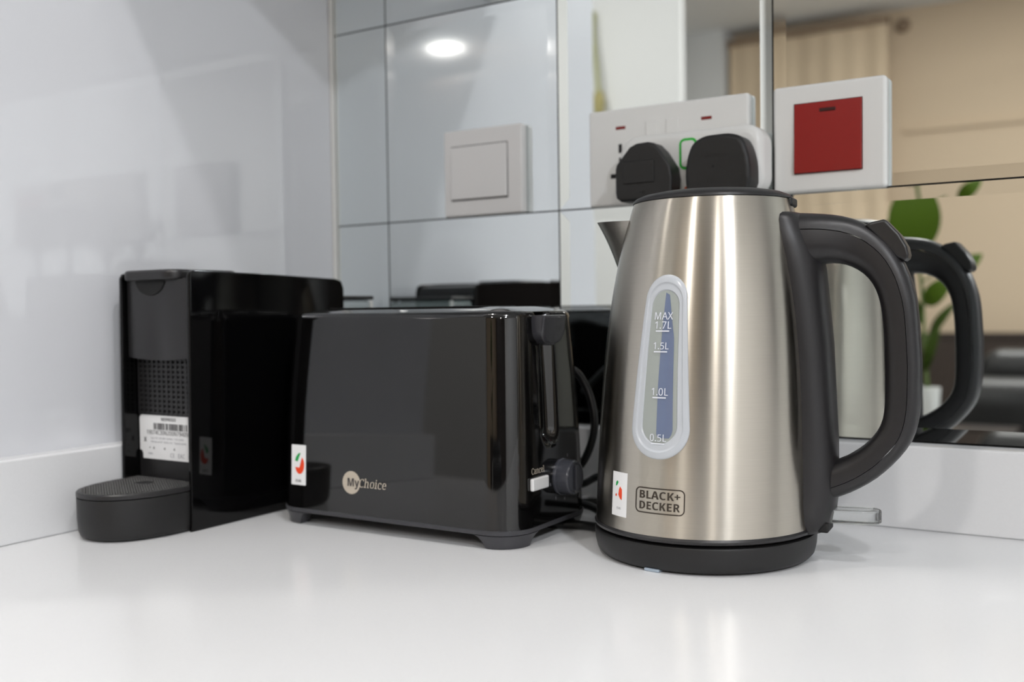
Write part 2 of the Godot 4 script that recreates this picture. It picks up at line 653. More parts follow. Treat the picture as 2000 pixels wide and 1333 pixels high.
# ------------------------------------------------------------------ coffee machine
func coffee_machine() -> void:
	var o := thing("coffee_machine", "slim glossy black capsule coffee machine with round drip tray beside the side wall", "coffee machine", Vector3(0.064, 0, 0.198))
	var x0 := -0.0415
	var x1 := 0.042
	# both side panels: an outline in depth and height, swept across the width
	var side := [Vector2(-0.090, 0.0), Vector2(0.0905, 0.0), Vector2(0.0885, 0.1985), Vector2(0.0865, 0.2018), Vector2(0.083, 0.2030), Vector2(0.0, 0.2014), Vector2(-0.080, 0.1990), Vector2(-0.0865, 0.1970), Vector2(-0.0895, 0.1905)]
	for s in [[x0, x0 + 0.0035], [x1 - 0.0035, x1]]:
		part("side_panel", across(side, s[0], s[1], 0.0009), M.gloss_black, o, 30.0)
	# core: rear housing, cavity back and brew head
	var core := [Vector2(-0.0885, 0.001), Vector2(0.0745, 0.001), Vector2(0.0745, 0.134), Vector2(0.083, 0.1365), Vector2(0.083, 0.1975), Vector2(0.0, 0.1990), Vector2(-0.078, 0.1968), Vector2(-0.0860, 0.1945), Vector2(-0.0885, 0.188)]
	part("core", across(core, x0 + 0.0034, x1 - 0.0034, 0.0), M.satin_black, o, 30.0)
	# brew head cover: a gently bulging front with a dished foot
	var rows := []
	for i in 15:
		var f := i / 14.0
		var row := []
		for j in 17:
			var g := j / 16.0
			var x := lerpf(x0 + 0.0042, x1 - 0.0042, g)
			var y := lerpf(0.1345 - 0.0022 * sin(PI * g), 0.1965, f)
			var z := 0.0838 + 0.0032 * pow(sin(PI * g), 0.6) * (0.55 + 0.45 * f) - 0.0022 * exp(-pow((g - 0.5) / 0.16, 2.0)) * (1.0 - f)
			row.append(Vector3(x, y, z))
		rows.append(row)
	var cover := Shape.new().grid(rows)
	var back := []
	for r in rows:
		var b := []
		for p in r:
			b.append(Vector3(p.x, p.y, 0.0825))
		back.append(b)
	back.reverse()
	cover.grid(back)
	for e in [0, 14]:
		var edge := [[], []]
		for p in rows[e]:
			edge[0].append(p)
			edge[1].append(Vector3(p.x, p.y, 0.0825))
		if e == 14:
			edge.reverse()
		edge.reverse()
		cover.grid(edge)
	part("brew_head_cover", cover, M.satin_black, o, 50.0)
	# thumb notch under the lever
	var notch := PackedVector2Array()
	for k in 13:
		var a := PI + PI * k / 12.0
		notch.append(Vector2(-0.005 + 0.0175 * cos(a), 0.1965 + 0.0125 * sin(a)))
	part("thumb_notch", Shape.new().slab(notch, 0.084, 0.0876, 0.0005, 2), M.deep_black, o)
	# lever on top
	var lev := PackedVector2Array()
	for p in rrect(0.064, 0.072, 0.012, 6):
		lev.append(p)
	var lid := Shape.new().slab(lev, -0.0042, 0.0042, 0.0026, 4)
	lid.bend(func(p: Vector3) -> Vector3: return Vector3(p.x - 0.0035, 0.1998 + p.z + 0.0002, 0.0575 - p.y))
	part("lever", lid, M.satin_black, o)
	# perforated panel at the back of the cavity
	var bars := Shape.new()
	var gx0 := x0 + 0.0060
	var gx1 := x1 - 0.0040
	for k in 14:
		var x := lerpf(gx0, gx1, k / 13.0)
		bars.box(Vector3(x - 0.0012, 0.0875, 0.0748), Vector3(x + 0.0012, 0.1335, 0.0762))
	for k in 12:
		var y := lerpf(0.0885, 0.1325, k / 11.0)
		bars.box(Vector3(gx0, y - 0.0009, 0.0749), Vector3(gx1, y + 0.0009, 0.0760))
	part("cavity_grille", bars, M.satin_black, o)
	part("grille_backing", Shape.new().box(Vector3(gx0, 0.0875, 0.0744), Vector3(gx1, 0.1335, 0.0748)), M.deep_black, o)
	# type label with its print
	var lab := PackedVector2Array()
	for p in [Vector2(-0.0332, 0.0510), Vector2(0.0385, 0.0510), Vector2(0.0385, 0.0868), Vector2(-0.0345, 0.0868), Vector2(-0.0367, 0.0852), Vector2(-0.0370, 0.0835), Vector2(-0.0370, 0.0580), Vector2(-0.0345, 0.0572), Vector2(-0.0334, 0.0550)]:
		lab.append(p)
	var plate := part("type_label", Shape.new().slab(lab, 0.0746, 0.0752), M.sticker_white, o)
	plate.set_meta("label", "white printed type label with barcode")
	var zt := 0.07527
	var line := func(s: String, x: float, y: float, h: float, f: Font, m: Material) -> void:
		var sh := text_shape(s, h, f, 0.0001, HORIZONTAL_ALIGNMENT_LEFT)
		sh.bend(func(p: Vector3) -> Vector3: return p + Vector3(x, y, zt))
		part("label_print", sh, m, plate)
	line.call("NESPRESSO", -0.0105, 0.0838, 0.0024, bold, M.print_dark)
	line.call("19074C30N200N79409", -0.0285, 0.0728, 0.0035, sans, M.print_dark)
	line.call("Type C30  220-240V  50-60Hz  1150-1260W", -0.0235, 0.0682, 0.0015, sans, M.print_grey)
	line.call("Fabrique en UE   Made in EU   Capsule system", -0.0235, 0.0652, 0.0015, sans, M.print_grey)
	line.call("X", -0.0318, 0.0665, 0.0038, bold, M.print_dark)
	line.call("+    o              o            o", -0.0255, 0.0602, 0.0022, bold, M.print_dark)
	line.call("www.", -0.027, 0.0555, 0.0018, sans, M.print_grey)
	line.call("CE   EAC   RoHS", 0.0, 0.0550, 0.0034, sans, M.print_grey)
	var code := Shape.new()
	var bx := -0.0195
	rng.seed = 21
	while bx < 0.021:
		var bw: float = [0.0004, 0.0007, 0.0011][rng.randi() % 3]
		code.box(Vector3(bx, 0.0752, 0.0752), Vector3(bx + bw, 0.0805, 0.07535))
		bx += bw + [0.0004, 0.0006, 0.0013][rng.randi() % 3]
	part("barcode", code, M.print_dark, plate)
	# drip tray: a round-nosed tub with a ribbed plate
	var tray := thing_part("drip_tray", o)
	var cx := 0.0005
	var nose := func(hw: float, zf: float, y: float) -> Array:
		var row := []
		for k in 33:
			var a := PI * k / 32.0
			var c := cos(a)
			var s := sin(a)
			row.append(Vector3(cx + hw * signf(c) * pow(absf(c), 2 / 2.3), y, 0.092 + (zf - 0.092) * pow(s, 2 / 2.3)))
		row.append(Vector3(cx - hw, y, 0.0760))
		row.append(Vector3(cx + hw, y, 0.0760))
		return row
	part("tub", Shape.new().loft([nose.call(0.0360, 0.1480, 0.0008), nose.call(0.0378, 0.1510, 0.0022), nose.call(0.0388, 0.1526, 0.0060), nose.call(0.0392, 0.1535, 0.0150), nose.call(0.0392, 0.1537, 0.0315)]), M.matt_black, tray)
	part("rim", Shape.new().loft([nose.call(0.0386, 0.1530, 0.0316), nose.call(0.0394, 0.1540, 0.0325), nose.call(0.0394, 0.1540, 0.0352), nose.call(0.0386, 0.1531, 0.0362), nose.call(0.0376, 0.1520, 0.0360)]), M.satin_black, tray)
	var studs := Shape.new()
	for i in 24:
		for j in 22:
			var p := Vector2(-0.036 + i * 0.0032 + (0.0016 if j % 2 else 0.0), 0.079 + j * 0.0034)
			var lim := 0.0372 if p.y < 0.092 else 0.0372 * pow(maxf(0.0, 1.0 - pow((p.y - 0.092) / 0.0595, 2.3)), 1 / 2.3)
			if absf(p.x) > lim - 0.001 or Vector2(p.x + 0.004, p.y - 0.098).length() < 0.0075:
				continue
			var a := studs.add(Vector3(cx + p.x - 0.0013, 0.0360, p.y))
			studs.add(Vector3(cx + p.x, 0.0360, p.y + 0.0015))
			studs.add(Vector3(cx + p.x + 0.0013, 0.0360, p.y))
			studs.add(Vector3(cx + p.x, 0.0360, p.y - 0.0015))
			studs.add(Vector3(cx + p.x, 0.0369, p.y))
			for k in 4:
				studs.tri(a + k, a + (k + 1) % 4, a + 4)
	var st := MeshInstance3D.new()
	st.name = "tray_studs"
	st.mesh = studs.mesh(10.0, false)
	st.material_override = M.matt_black
	st.set_meta("kind", "stuff")
	tray.add_child(st, true)
	part("drain_hole", Shape.new().lathe([Vector2(0.0068, 0.0360), Vector2(0.0064, 0.0364), Vector2(0.0055, 0.0363)], 20, Vector3(cx - 0.004, 0, 0.098)), M.deep_black, tray)
	# clear water tank behind with its black lid
	var tank := thing_part("water_tank", o)
	var tz0 := -0.134
	part("tank_body", Shape.new().rbox(Vector3(-0.0355, 0.006, tz0), Vector3(0.040, 0.1802, -0.0915), 0.006, 4), M.tank_plastic, tank)
	part("tank_edge_glint", Shape.new().rbox(Vector3(0.0368, 0.008, tz0 + 0.0004), Vector3(0.0402, 0.1795, tz0 + 0.0042), 0.0015), M.sealant, tank)  # pale strip painted for the bright refraction along the tank edge
	part("tank_lid", Shape.new().rbox(Vector3(-0.0365, 0.1800, tz0 - 0.0008), Vector3(0.0405, 0.1838, -0.0905), 0.0018), M.satin_black, tank)


func thing_part(called: String, parent: Node3D) -> Node3D:
	var n := Node3D.new()
	n.name = called
	parent.add_child(n, true)
	return n


# an outline in (z, y) swept from x0 to x1
func across(outline: Array, x0: float, x1: float, r: float) -> Shape:
	var o := PackedVector2Array()
	for p in outline:
		o.append(p)
	var s := Shape.new().slab(o, x0, x1, r, 2)
	s.bend(func(p: Vector3) -> Vector3: return Vector3(p.z, p.y, p.x))
	return s


# ------------------------------------------------------------------ toaster
func toaster_half(y: float) -> Vector2:
	var f := clampf((y - 0.0135) / 0.1545, 0, 1)
	return Vector2(lerpf(0.1145, 0.1095, f) + 0.0012 * sin(PI * f), lerpf(0.0595, 0.0500, f) + 0.0015 * sin(PI * f))


func toaster_ring(h: Vector2, r: float, y: float) -> Array:
	# a rounded oblong with many points along its end at +x, for the lever channel
	var pts := []
	var n := 40
	for k in n + 1:
		pts.append(Vector2(h.x, lerpf(-h.y + r, h.y - r, k / float(n))))
	for q in [[Vector2(h.x - r, h.y - r), 0.0], [Vector2(-h.x + r, h.y - r), PI / 2], [Vector2(-h.x + r, -h.y + r), PI], [Vector2(h.x - r, -h.y + r), PI * 1.5]]:
		for k in range(1, 12 if q[1] > PI * 1.4 else 13):
			var a: float = q[1] + PI / 2 * k / 12.0
			pts.append(q[0] + Vector2(cos(a), sin(a)) * r)
	var row := []
	for p in pts:
		row.append(Vector3(p.x, y, p.y))
	return row


func toaster() -> void:
	var o := thing("toaster", "glossy black two-slice toaster on grey feet between coffee machine and kettle", "toaster", Vector3(0.247, 0, 0.1685))
	var rows := []
	var r := 0.025
	for k in 57:
		var y := lerpf(0.0135, 0.1625, k / 56.0)
		rows.append(toaster_ring(toaster_half(y), r, y))
	var top := toaster_half(0.1625)
	for k in range(1, 7):
		var a := PI / 2 * k / 6.0
		var d := 0.0055 * (1.0 - cos(a))
		rows.append(toaster_ring(top - Vector2(d, d), r - d, 0.1625 + 0.0055 * sin(a)))
	for k in range(1, 6):
		var d := 0.0055 + 0.006 * k
		rows.append(toaster_ring(top - Vector2(d, d), maxf(0.002, r - d), 0.168 + 0.0035 * (1.0 - pow(1.0 - k / 5.0, 2.0))))
	# the lever runs in a dished channel on the end face
	for row in rows:
		for i in row.size():
			var p: Vector3 = row[i]
			if p.x > 0.095 and p.y < 0.1665:
				var q := Vector2(p.z - 0.0065, p.y - clampf(p.y, 0.0815, 0.2))
				var d: float = clampf((q.length() - 0.0045) / 0.0085, 0.0, 1.0)
				p.x -= 0.0075 * (1.0 - d * d * (3.0 - 2.0 * d))
				row[i] = p
	part("body", Shape.new().loft(rows), M.toaster_black, o, 42.0)
	# lever slit down the middle of the channel
	part("lever_slit", Shape.new().rbox(Vector3(0.1015, 0.078, 0.0055), Vector3(0.1050, 0.158, 0.0075), 0.0009, 2), M.deep_black, o)
	# bread slots
	for s in [-1.0, 1.0]:
		part("bread_slot", Shape.new().slab(rrect(0.150, 0.026, 0.006), 0.0, 0.0008, 0.0003, 2).bend(func(p: Vector3) -> Vector3: return Vector3(p.x - 0.008, 0.1713 + p.z, s * 0.0195 * 0.82 - p.y * 0.8)), M.deep_black, o)
	# base tray and its four feet
	var b0 := toaster_half(0.0135)
	part("base", Shape.new().loft([toaster_ring(b0 - Vector2(0.003, 0.003), r - 0.003, 0.0096), toaster_ring(b0 + Vector2(0.0004, 0.0004), r, 0.0104), toaster_ring(b0 + Vector2(0.0007, 0.0007), r, 0.0135), toaster_ring(b0 - Vector2(0.0015, 0.0015), r - 0.0015, 0.0140)]), M.toaster_grey, o)
	for sx in [-1.0, 1.0]:
		for sz in [-1.0, 1.0]:
			var fr := []
			for lv in [[0.0, 0.0, 0.0042], [0.0006, 0.0008, 0.0030], [0.0050, 0.0025, 0.0018], [0.0085, 0.0055, 0.0005], [0.0098, 0.0085, 0.0]]:
				# corner foot: the quarter ring of the base, thick enough to stand on, splaying as it rises
				var row := []
				for k in 9:
					var a := PI / 2 * k / 8.0
					var rr: float = r - lv[2]
					row.append(Vector3(sx * (b0.x - r + rr * cos(a)), lv[0], sz * (b0.y - r + rr * sin(a))))
				row.append(Vector3(sx * (b0.x - r - lv[1]), lv[0], sz * (b0.y - lv[2])))
				row.append(Vector3(sx * (b0.x - r - lv[1]), lv[0], sz * (b0.y - 0.013)))
				row.append(Vector3(sx * (b0.x - 0.013), lv[0], sz * (b0.y - r - lv[1])))
				row.append(Vector3(sx * (b0.x - lv[2]), lv[0], sz * (b0.y - r - lv[1])))
				fr.append(row)
			part("foot", Shape.new().loft(fr), M.toaster_grey, o, 35.0)
	# lever
	var lev := PackedVector2Array()
	for p in [Vector2(-0.0165, 0.0235), Vector2(0.0165, 0.0235), Vector2(0.0165, 0.0110), Vector2(0.0150, 0.0065), Vector2(0.0110, 0.0028), Vector2(0.0050, 0.0006), Vector2(0.0, 0.0), Vector2(-0.0050, 0.0006), Vector2(-0.0110, 0.0028), Vector2(-0.0150, 0.0065), Vector2(-0.0165, 0.0110)]:
		lev.append(p)
	var ls := Shape.new().slab(lev, 0.0, 0.012, 0.0022, 3)
	ls.bend(func(p: Vector3) -> Vector3: return Vector3(0.1065 + p.z + 0.10 * p.y, 0.1425 + p.y * 0.94, 0.0085 - p.x))
	part("lever", ls, M.lever_grey, o)
	# browning knob with a raised bar
	var kn := thing_part("browning_knob", o)
	var kx := toaster_half(0.044).x
	var turn := func(p: Vector3) -> Vector3: return Vector3(kx - 0.0006 + p.y, 0.0440 - p.x, -0.0088 + p.z)
	part("knob_body", Shape.new().lathe([Vector2(0.0138, 0.0), Vector2(0.0138, 0.0020), Vector2(0.0132, 0.0026), Vector2(0.0130, 0.0112), Vector2(0.0122, 0.0126), Vector2(0.0108, 0.0130), Vector2(0.0100, 0.0122)], 40).bend(turn), M.knob_grey, kn)
	part("knob_pointer", Shape.new().rbox(Vector3(-0.0088, 0.0118, -0.0012), Vector3(0.0088, 0.0142, 0.0012), 0.0006).bend(turn), M.knob_grey, kn)
	for k in 6:
		var a := PI * (0.62 + 0.25 * k) + 0.2
		var tx := text_shape(str(k + 1), 0.0022, sans)
		tx.bend(func(p: Vector3) -> Vector3: return Vector3(toaster_half(0.044 + 0.0175 * sin(a)).x + 0.00015 + p.z, 0.0440 + 0.0175 * sin(a) + p.y, -0.0088 + 0.0175 * cos(a) - p.x))
		part("dial_number", tx, M.print_grey, kn)
	# cancel button
	part("cancel_button", Shape.new().rbox(Vector3(0.1140, 0.0398, 0.0145), Vector3(0.1172, 0.0488, 0.0370), 0.0012), M.button_white, o)
	var ct := text_shape("Cancel", 0.0044, serif)
	ct.bend(func(p: Vector3) -> Vector3: return Vector3(toaster_half(0.053).x + 0.00015 + p.z - (p.y) * 0.03, 0.0535 + p.y, 0.0258 - p.x * 0.95))
	part("cancel_print", ct, M.print_beige, o)
	# front face: safety label and maker's mark
	var front := func(x: float, y: float, off: float) -> Vector3: return Vector3(x, y, toaster_half(y).y + off)
	var st := thing_part("safety_label", o)
	var on := func(sh: Shape, x: float, y: float, off: float) -> Shape:
		return sh.bend(func(p: Vector3) -> Vector3: return front.call(p.x + x, p.y + y, p.z + off))
	part("label_paper", on.call(Shape.new().slab(rrect(0.0152, 0.0318, 0.0006, 2), 0.00005, 0.00025), -0.0872, 0.0478, 0.0), M.sticker_white, st)
	var tick_red := PackedVector2Array()
	for k in 15:
		var a := -PI * 0.92 + PI * 1.25 * k / 14.0
		tick_red.append(Vector2(0.0008 + 0.0048 * cos(a), 0.0 + 0.0072 * sin(a)))
	tick_red.append(Vector2(0.0005, -0.0022))
	part("label_print", on.call(Shape.new().slab(tick_red, 0.0, 0.0001), -0.0868, 0.0478, 0.0003), M.print_red, st)
	var tick_green := PackedVector2Array()
	for p in [Vector2(-0.0042, 0.0030), Vector2(-0.0030, 0.0062), Vector2(-0.0005, 0.0088), Vector2(0.0018, 0.0092), Vector2(0.0002, 0.0060), Vector2(-0.0014, 0.0022)]:
		tick_green.append(p)
	part("label_print", on.call(Shape.new().slab(tick_green, 0.0, 0.0001), -0.0868, 0.0482, 0.0003), M.print_green, st)
	part("label_print", on.call(text_shape("ECAS", 0.0019, bold), -0.0872, 0.0352, 0.0003), M.print_dark, st)
	var lg := thing_part("maker_mark", o)
	var disc := PackedVector2Array()
	for k in 32:
		disc.append(Vector2(cos(TAU * k / 32.0), sin(TAU * k / 32.0)) * 0.0088)
	part("mark_disc", on.call(Shape.new().slab(disc, 0.00003, 0.00012), -0.0325, 0.0380, 0.0), M.print_beige, lg)
	part("mark_letters", on.call(text_shape("My", 0.0062, bold), -0.0306, 0.0382, 0.00022), M.print_dark, lg)
	var ch := text_shape("Choice", 0.0064, serif, 0.0001, HORIZONTAL_ALIGNMENT_LEFT)
	ch.bend(func(p: Vector3) -> Vector3: return Vector3(p.x * 0.96 + p.y * 0.16, p.y, p.z))
	part("mark_letters", on.call(ch, -0.0249, 0.0382, 0.0002), M.print_beige, lg)


# ------------------------------------------------------------------ kettle
const KETTLE_TOP := 0.2395


func kettle_r(y: float) -> float:
	return (((-6.9703 * y + 1.2152) * y - 0.2893) * y + 0.0059) * y + 0.0746


func kettle_c(y: float) -> float:
	return 0.0072 * clampf((y - 0.02) / 0.22, 0, 1)


# a point on the steel: degrees from the handle, height, distance off the surface
func on_kettle(deg: float, y: float, off: float) -> Vector3:
	var a := deg_to_rad(deg)
	var r := kettle_r(y) + off
	return Vector3(kettle_c(y) + r * cos(a), y, r * sin(a))


# a flat shape (x to the right, y up) laid round the kettle about that place
func wrap_kettle(s: Shape, deg: float, y: float, off: float) -> Shape:
	var r := kettle_r(y)
	return s.bend(func(p: Vector3) -> Vector3: return on_kettle(deg - rad_to_deg(p.x / r), y + p.y, off + p.z))


# outline of the level window, pointed upwards: two circles and their flanks
func drop(yb: float, rb: float, yt: float, rt: float, n := 24) -> Array:
	var out := []
	for k in n + 1:
		var a := PI * k / n
		out.append(Vector2(rt * cos(a), yt + rt * sin(a)))
	for k in range(1, 12):
		out.append(Vector2(-lerpf(rt, rb, k / 12.0), lerpf(yt, yb, k / 12.0)))
	for k in n + 1:
		var a := PI + PI * k / n
		out.append(Vector2(rb * cos(a), yb + rb * sin(a)))
	for k in range(1, 12):
		out.append(Vector2(lerpf(rb, rt, k / 12.0), lerpf(yb, yt, k / 12.0)))
	return out


func kettle() -> void:
	var o := thing("kettle", "brushed steel electric kettle with black handle standing on its round black base", "kettle", Vector3(0.4707, 0, 0.1533), deg_to_rad(5.0))
	# power base
	var ba := thing_part("power_base", o)
	part("base_disc", Shape.new().lathe([Vector2(0.0660, 0.0012), Vector2(0.0715, 0.0016), Vector2(0.0738, 0.0042), Vector2(0.0752, 0.0100), Vector2(0.0757, 0.0165), Vector2(0.0752, 0.0180), Vector2(0.0735, 0.0186), Vector2(0.0600, 0.0186)], 96), M.matt_black, ba)
	for k in 3:
		var a := deg_to_rad(101.0 + 120.0 * k)
		part("rubber_foot", Shape.new().rbox(Vector3(-0.0055, 0.0, -0.003), Vector3(0.0055, 0.0022, 0.003), 0.0008).bend(func(p: Vector3) -> Vector3: return Vector3(0.0700 * cos(a), 0, 0.0700 * sin(a)) + p.rotated(Vector3.UP, PI / 2 - a)), M.foot_clear, ba)
	# black foot of the jug
	part("jug_foot", Shape.new().lathe([Vector2(0.060, 0.0188), Vector2(0.0722, 0.0190), Vector2(0.0752, 0.0204), Vector2(0.0757, 0.0222), Vector2(0.0748, 0.0236), Vector2(0.070, 0.0238)], 96), M.satin_black, o)
	# steel jug
	var rows := []
	for k in 61:
		var y := lerpf(0.0234, KETTLE_TOP, k / 60.0)
		var row := []
		for j in 120:
			row.append(on_kettle(-360.0 * j / 120.0, y, 0.0))
		rows.append(row)
	var jug := Shape.new().loft(rows)
	part("jug", jug, M.steel, o, 60.0)
	# lid, a shallow black dome with a pressed edge
	var cx := kettle_c(KETTLE_TOP)
	var tr := kettle_r(KETTLE_TOP)
	part("lid", Shape.new().lathe([Vector2(tr - 0.002, KETTLE_TOP + 0.0001), Vector2(tr + 0.0004, KETTLE_TOP + 0.0004), Vector2(tr + 0.0004, KETTLE_TOP + 0.0018), Vector2(tr - 0.0014, KETTLE_TOP + 0.0035), Vector2(tr - 0.0060, KETTLE_TOP + 0.0054), Vector2(tr - 0.0140, KETTLE_TOP + 0.0070), Vector2(tr - 0.028, KETTLE_TOP + 0.0080), Vector2(0.004, KETTLE_TOP + 0.0084)], 72, Vector3(cx, 0, 0)), M.handle_black, o, 50.0)
	part("lid_hinge", Shape.new().rbox(Vector3(cx + tr - 0.006, KETTLE_TOP - 0.005, -0.012), Vector3(cx + tr + 0.0022, KETTLE_TOP + 0.0012, 0.006), 0.0018), M.matt_black, o)
	spout(o)
	level_window(o)
	handle(o)
	# safety label and maker's mark
	var sl := thing_part("safety_label", o)
	part("label_paper", wrap_kettle(fine_slab(0.0152, 0.0290, 0.00005, 0.0002), 121.7, 0.0470, 0.0), M.sticker_white, sl)
	var red := PackedVector2Array()
	for p in [Vector2(0.0010, 0.0044), Vector2(0.0030, 0.0026), Vector2(0.0032, -0.0010), Vector2(0.0030, -0.0044), Vector2(0.0012, -0.0034), Vector2(0.0020, -0.0016), Vector2(-0.0004, -0.0012), Vector2(0.0008, 0.0006), Vector2(0.0, 0.0020), Vector2(0.0012, 0.0026)]:
		red.append(p)
	part("label_print", wrap_kettle(Shape.new().slab(red, 0, 0.0001), 121.9, 0.0478, 0.00024), M.print_red, sl)
	part("label_print", wrap_kettle(Shape.new().slab(rrect(0.0013, 0.0016, 0.0004, 2), 0, 0.0001), 124.1, 0.0462, 0.00024), M.print_red, sl)
	var gr := PackedVector2Array()
	for p in [Vector2(-0.0012, -0.0014), Vector2(0.0002, -0.0010), Vector2(0.0016, 0.0012), Vector2(0.0004, 0.0022), Vector2(-0.0008, 0.0012)]:
		gr.append(p)
	part("label_print", wrap_kettle(Shape.new().slab(gr, 0, 0.0001), 123.7, 0.0536, 0.00024), M.print_green, sl)
	part("label_print", wrap_kettle(text_shape("ECAS", 0.0014, sans), 121.7, 0.0378, 0.00024), M.print_grey, sl)
	var mk := thing_part("maker_mark", o)
	var frame := Shape.new()
	var oa := rrect(0.0346, 0.0166, 0.0036, 8)
	var ob := Shape.inset(oa, 0.0008)
	var fr := [[], [], [], []]
	for seg in [oa, ob]:
		pass
	var da := dense(oa)
	var db := dense(ob)
	for k in da.size():
		fr[0].append(Vector3(da[k].x, da[k].y, 0.0))
		fr[1].append(Vector3(da[k].x, da[k].y, 0.0001))
		fr[2].append(Vector3(db[k].x, db[k].y, 0.0001))
		fr[3].append(Vector3(db[k].x, db[k].y, 0.0))
	frame.grid(fr, true, true)
	part("mark_frame", wrap_kettle(frame, 96.6, 0.0462, 0.00005), M.print_brown, mk)
	for q in [["BLACK+", 0.0497], ["DECKER", 0.0428]]:
		var tx := text_shape(q[0], 0.0050, bold)
		var lo := 1.0
		var hi := -1.0
		for p in tx.v:
			lo = minf(lo, p.x)
			hi = maxf(hi, p.x)
		tx.bend(func(p: Vector3) -> Vector3: return Vector3((p.x - (lo + hi) / 2) * 0.0283 / (hi - lo), p.y, p.z))
		part("mark_letters", wrap_kettle(tx, 96.5, q[1], 0.00006), M.print_brown, mk)


# the same outline with its long sides cut into short pieces, so that it bends well
func dense(o: PackedVector2Array) -> PackedVector2Array:
	var out := PackedVector2Array()
	for k in o.size():
		var a := o[k]
		var b := o[(k + 1) % o.size()]
		var long := k % 9 == 8
		for j in (12 if long else 1):
			out.append(a.lerp(b, j / 12.0))
	return out


func fine_slab(w: float, h: float, z0: float, z1: float) -> Shape:
	var rows := []
	for i in 5:
		var row := []
		for j in 13:
			row.append(Vector3(-w / 2 + w * j / 12.0, -h / 2 + h * i / 4.0, z1))
		rows.append(row)
	var s := Shape.new().grid(rows)
	for e in [[0, false], [4, true]]:
		var ed := [[], []]
		for p in rows[e[0]]:
			ed[0].append(Vector3(p.x, p.y, z0))
			ed[1].append(p)
		if e[1]:
			ed.reverse()
		s.grid(ed)
	for e in [[0, true], [12, false]]:
		var ed := [[], []]
		for i in 5:
			ed[0].append(Vector3(rows[i][e[0]].x, rows[i][e[0]].y, z0))
			ed[1].append(rows[i][e[0]])
		if e[1]:
			ed.reverse()
		s.grid(ed)
	return s


func spout(o: Node3D) -> void:
	var outer := []
	var inner := []
	for i in 13:
		var f := i / 12.0
		var y := lerpf(0.1905, 0.2290, f)
		var ro := []
		var ri := []
		var w := 0.002 + 0.0235 * pow(f, 0.8)
		var reach := kettle_c(y) - kettle_r(y)
		var tip := lerpf(reach - 0.0002, -0.0775, pow(f, 0.9))
		for j in 17:
			var g := j / 8.0 - 1.0
			var ag := 1.0 - pow(absf(g), 1.5)
			var z := w * g
			var skin := kettle_c(y) - sqrt(maxf(0.0, pow(kettle_r(y) - 0.0012, 2.0) - z * z))
			ro.append(Vector3(lerpf(skin, tip, ag), y + 0.0018 * ag * f, z))
			ri.append(Vector3(lerpf(skin, tip + 0.0012, ag) + 0.0002, y + 0.0018 * ag * f, z * 0.94))
		outer.append(ro)
		inner.append(ri)
	inner.reverse()
	var s := Shape.new().grid(outer)
	s.grid(inner)
	s.grid([outer[12], inner[0]])
	part("spout", s, M.steel_spout, o, 50.0)


func level_window(o: Node3D) -> void:
	var w := thing_part("level_window", o)
	var deg := 97.8
	var y0 := 0.13
	var a := drop(0.0925 - y0, 0.0196, 0.1748 - y0, 0.0150)
	var b := drop(0.0943 - y0, 0.0116, 0.1700 - y0, 0.0098)
	var rows := []
	for s in [[-0.02, -0.0002], [0.0, 0.0008], [0.06, 0.0014], [0.2, 0.0018], [0.46, 0.0018], [0.54, 0.0012], [0.62, 0.0010], [0.92, 0.0010], [1.0, 0.0004], [1.0, 0.0]]:
		var row := []
		for k in a.size():
			var p: Vector2 = a[k].lerp(b[k], s[0])
			row.append(Vector3(p.x, p.y, s[1]))
		rows.append(row)
	part("window_frame", wrap_kettle(Shape.new().grid(rows, true, true), deg, y0, 0.0), M.window_frame, w, 30.0)
	var fill := func(out: Array, lo: float, hi: float, z: float) -> Shape:
		var rr := []
		for s in 6:
			var row := []
			for p in out:
				var m := Vector2(0, clampf(p.y, lo, hi))
				var q: Vector2 = p.lerp(m, s / 5.0)
				row.append(Vector3(q.x, q.y, z))
			rr.append(row)
		return Shape.new().grid(rr, true)
	part("window_back", wrap_kettle(fill.call(b, 0.0943 - y0, 0.17 - y0, 0.0003), deg, y0, 0.0).bend(func(p: Vector3) -> Vector3: return p), M.window_back, w)
	# the blue-grey inner channel, narrow at the top and wide at the bottom
	var blue := []
	var lft := [Vector2(0.0000, 0.1785), Vector2(-0.0010, 0.150), Vector2(-0.0016, 0.120), Vector2(-0.0014, 0.0890), Vector2(-0.0004, 0.0865)]
	var rgt := [Vector2(0.0028, 0.1770), Vector2(0.0076, 0.150), Vector2(0.0084, 0.120), Vector2(0.0092, 0.0900), Vector2(0.0070, 0.0865)]
	lft = resample(lft, 33)
	rgt = resample(rgt, 33)
	for k in 33:
		var row := []
		for j in 7:
			var p: Vector2 = lft[k].lerp(rgt[k], j / 6.0)
			row.append(Vector3(p.x, p.y - y0, 0.0006))
		blue.append(row)
	part("level_channel", wrap_kettle(Shape.new().grid(blue), deg, y0, 0.0), M.window_blue, w)
	var pane := MeshInstance3D.new()
	pane.name = "pane"
	pane.mesh = wrap_kettle(fill.call(b, 0.0943 - y0, 0.17 - y0, 0.0009), deg, y0, 0.0).mesh(40.0, false)
	pane.material_override = M.clear_pane
	w.add_child(pane, true)
	for q in [["MAX", 0.1636, 98.2, 0.0046, 0.0], ["1.7L", 0.1578, 98.2, 0.0046, 1.0], ["1.5L", 0.1447, 98.6, 0.0043, 1.0], ["1.0L", 0.1157, 98.0, 0.0046, 1.0], ["0.5L", 0.0866, 97.8, 0.0045, 1.0]]:
		part("level_print", wrap_kettle(text_shape(q[0], q[3], sans), q[2], q[1], 0.0011), M.print_white, w)
		if q[4] > 0.0:
			part("level_line", wrap_kettle(fine_slab(0.0092, 0.0008, 0.0, 0.0001), q[2], q[1] - 0.0037, 0.0011), M.print_white, w)


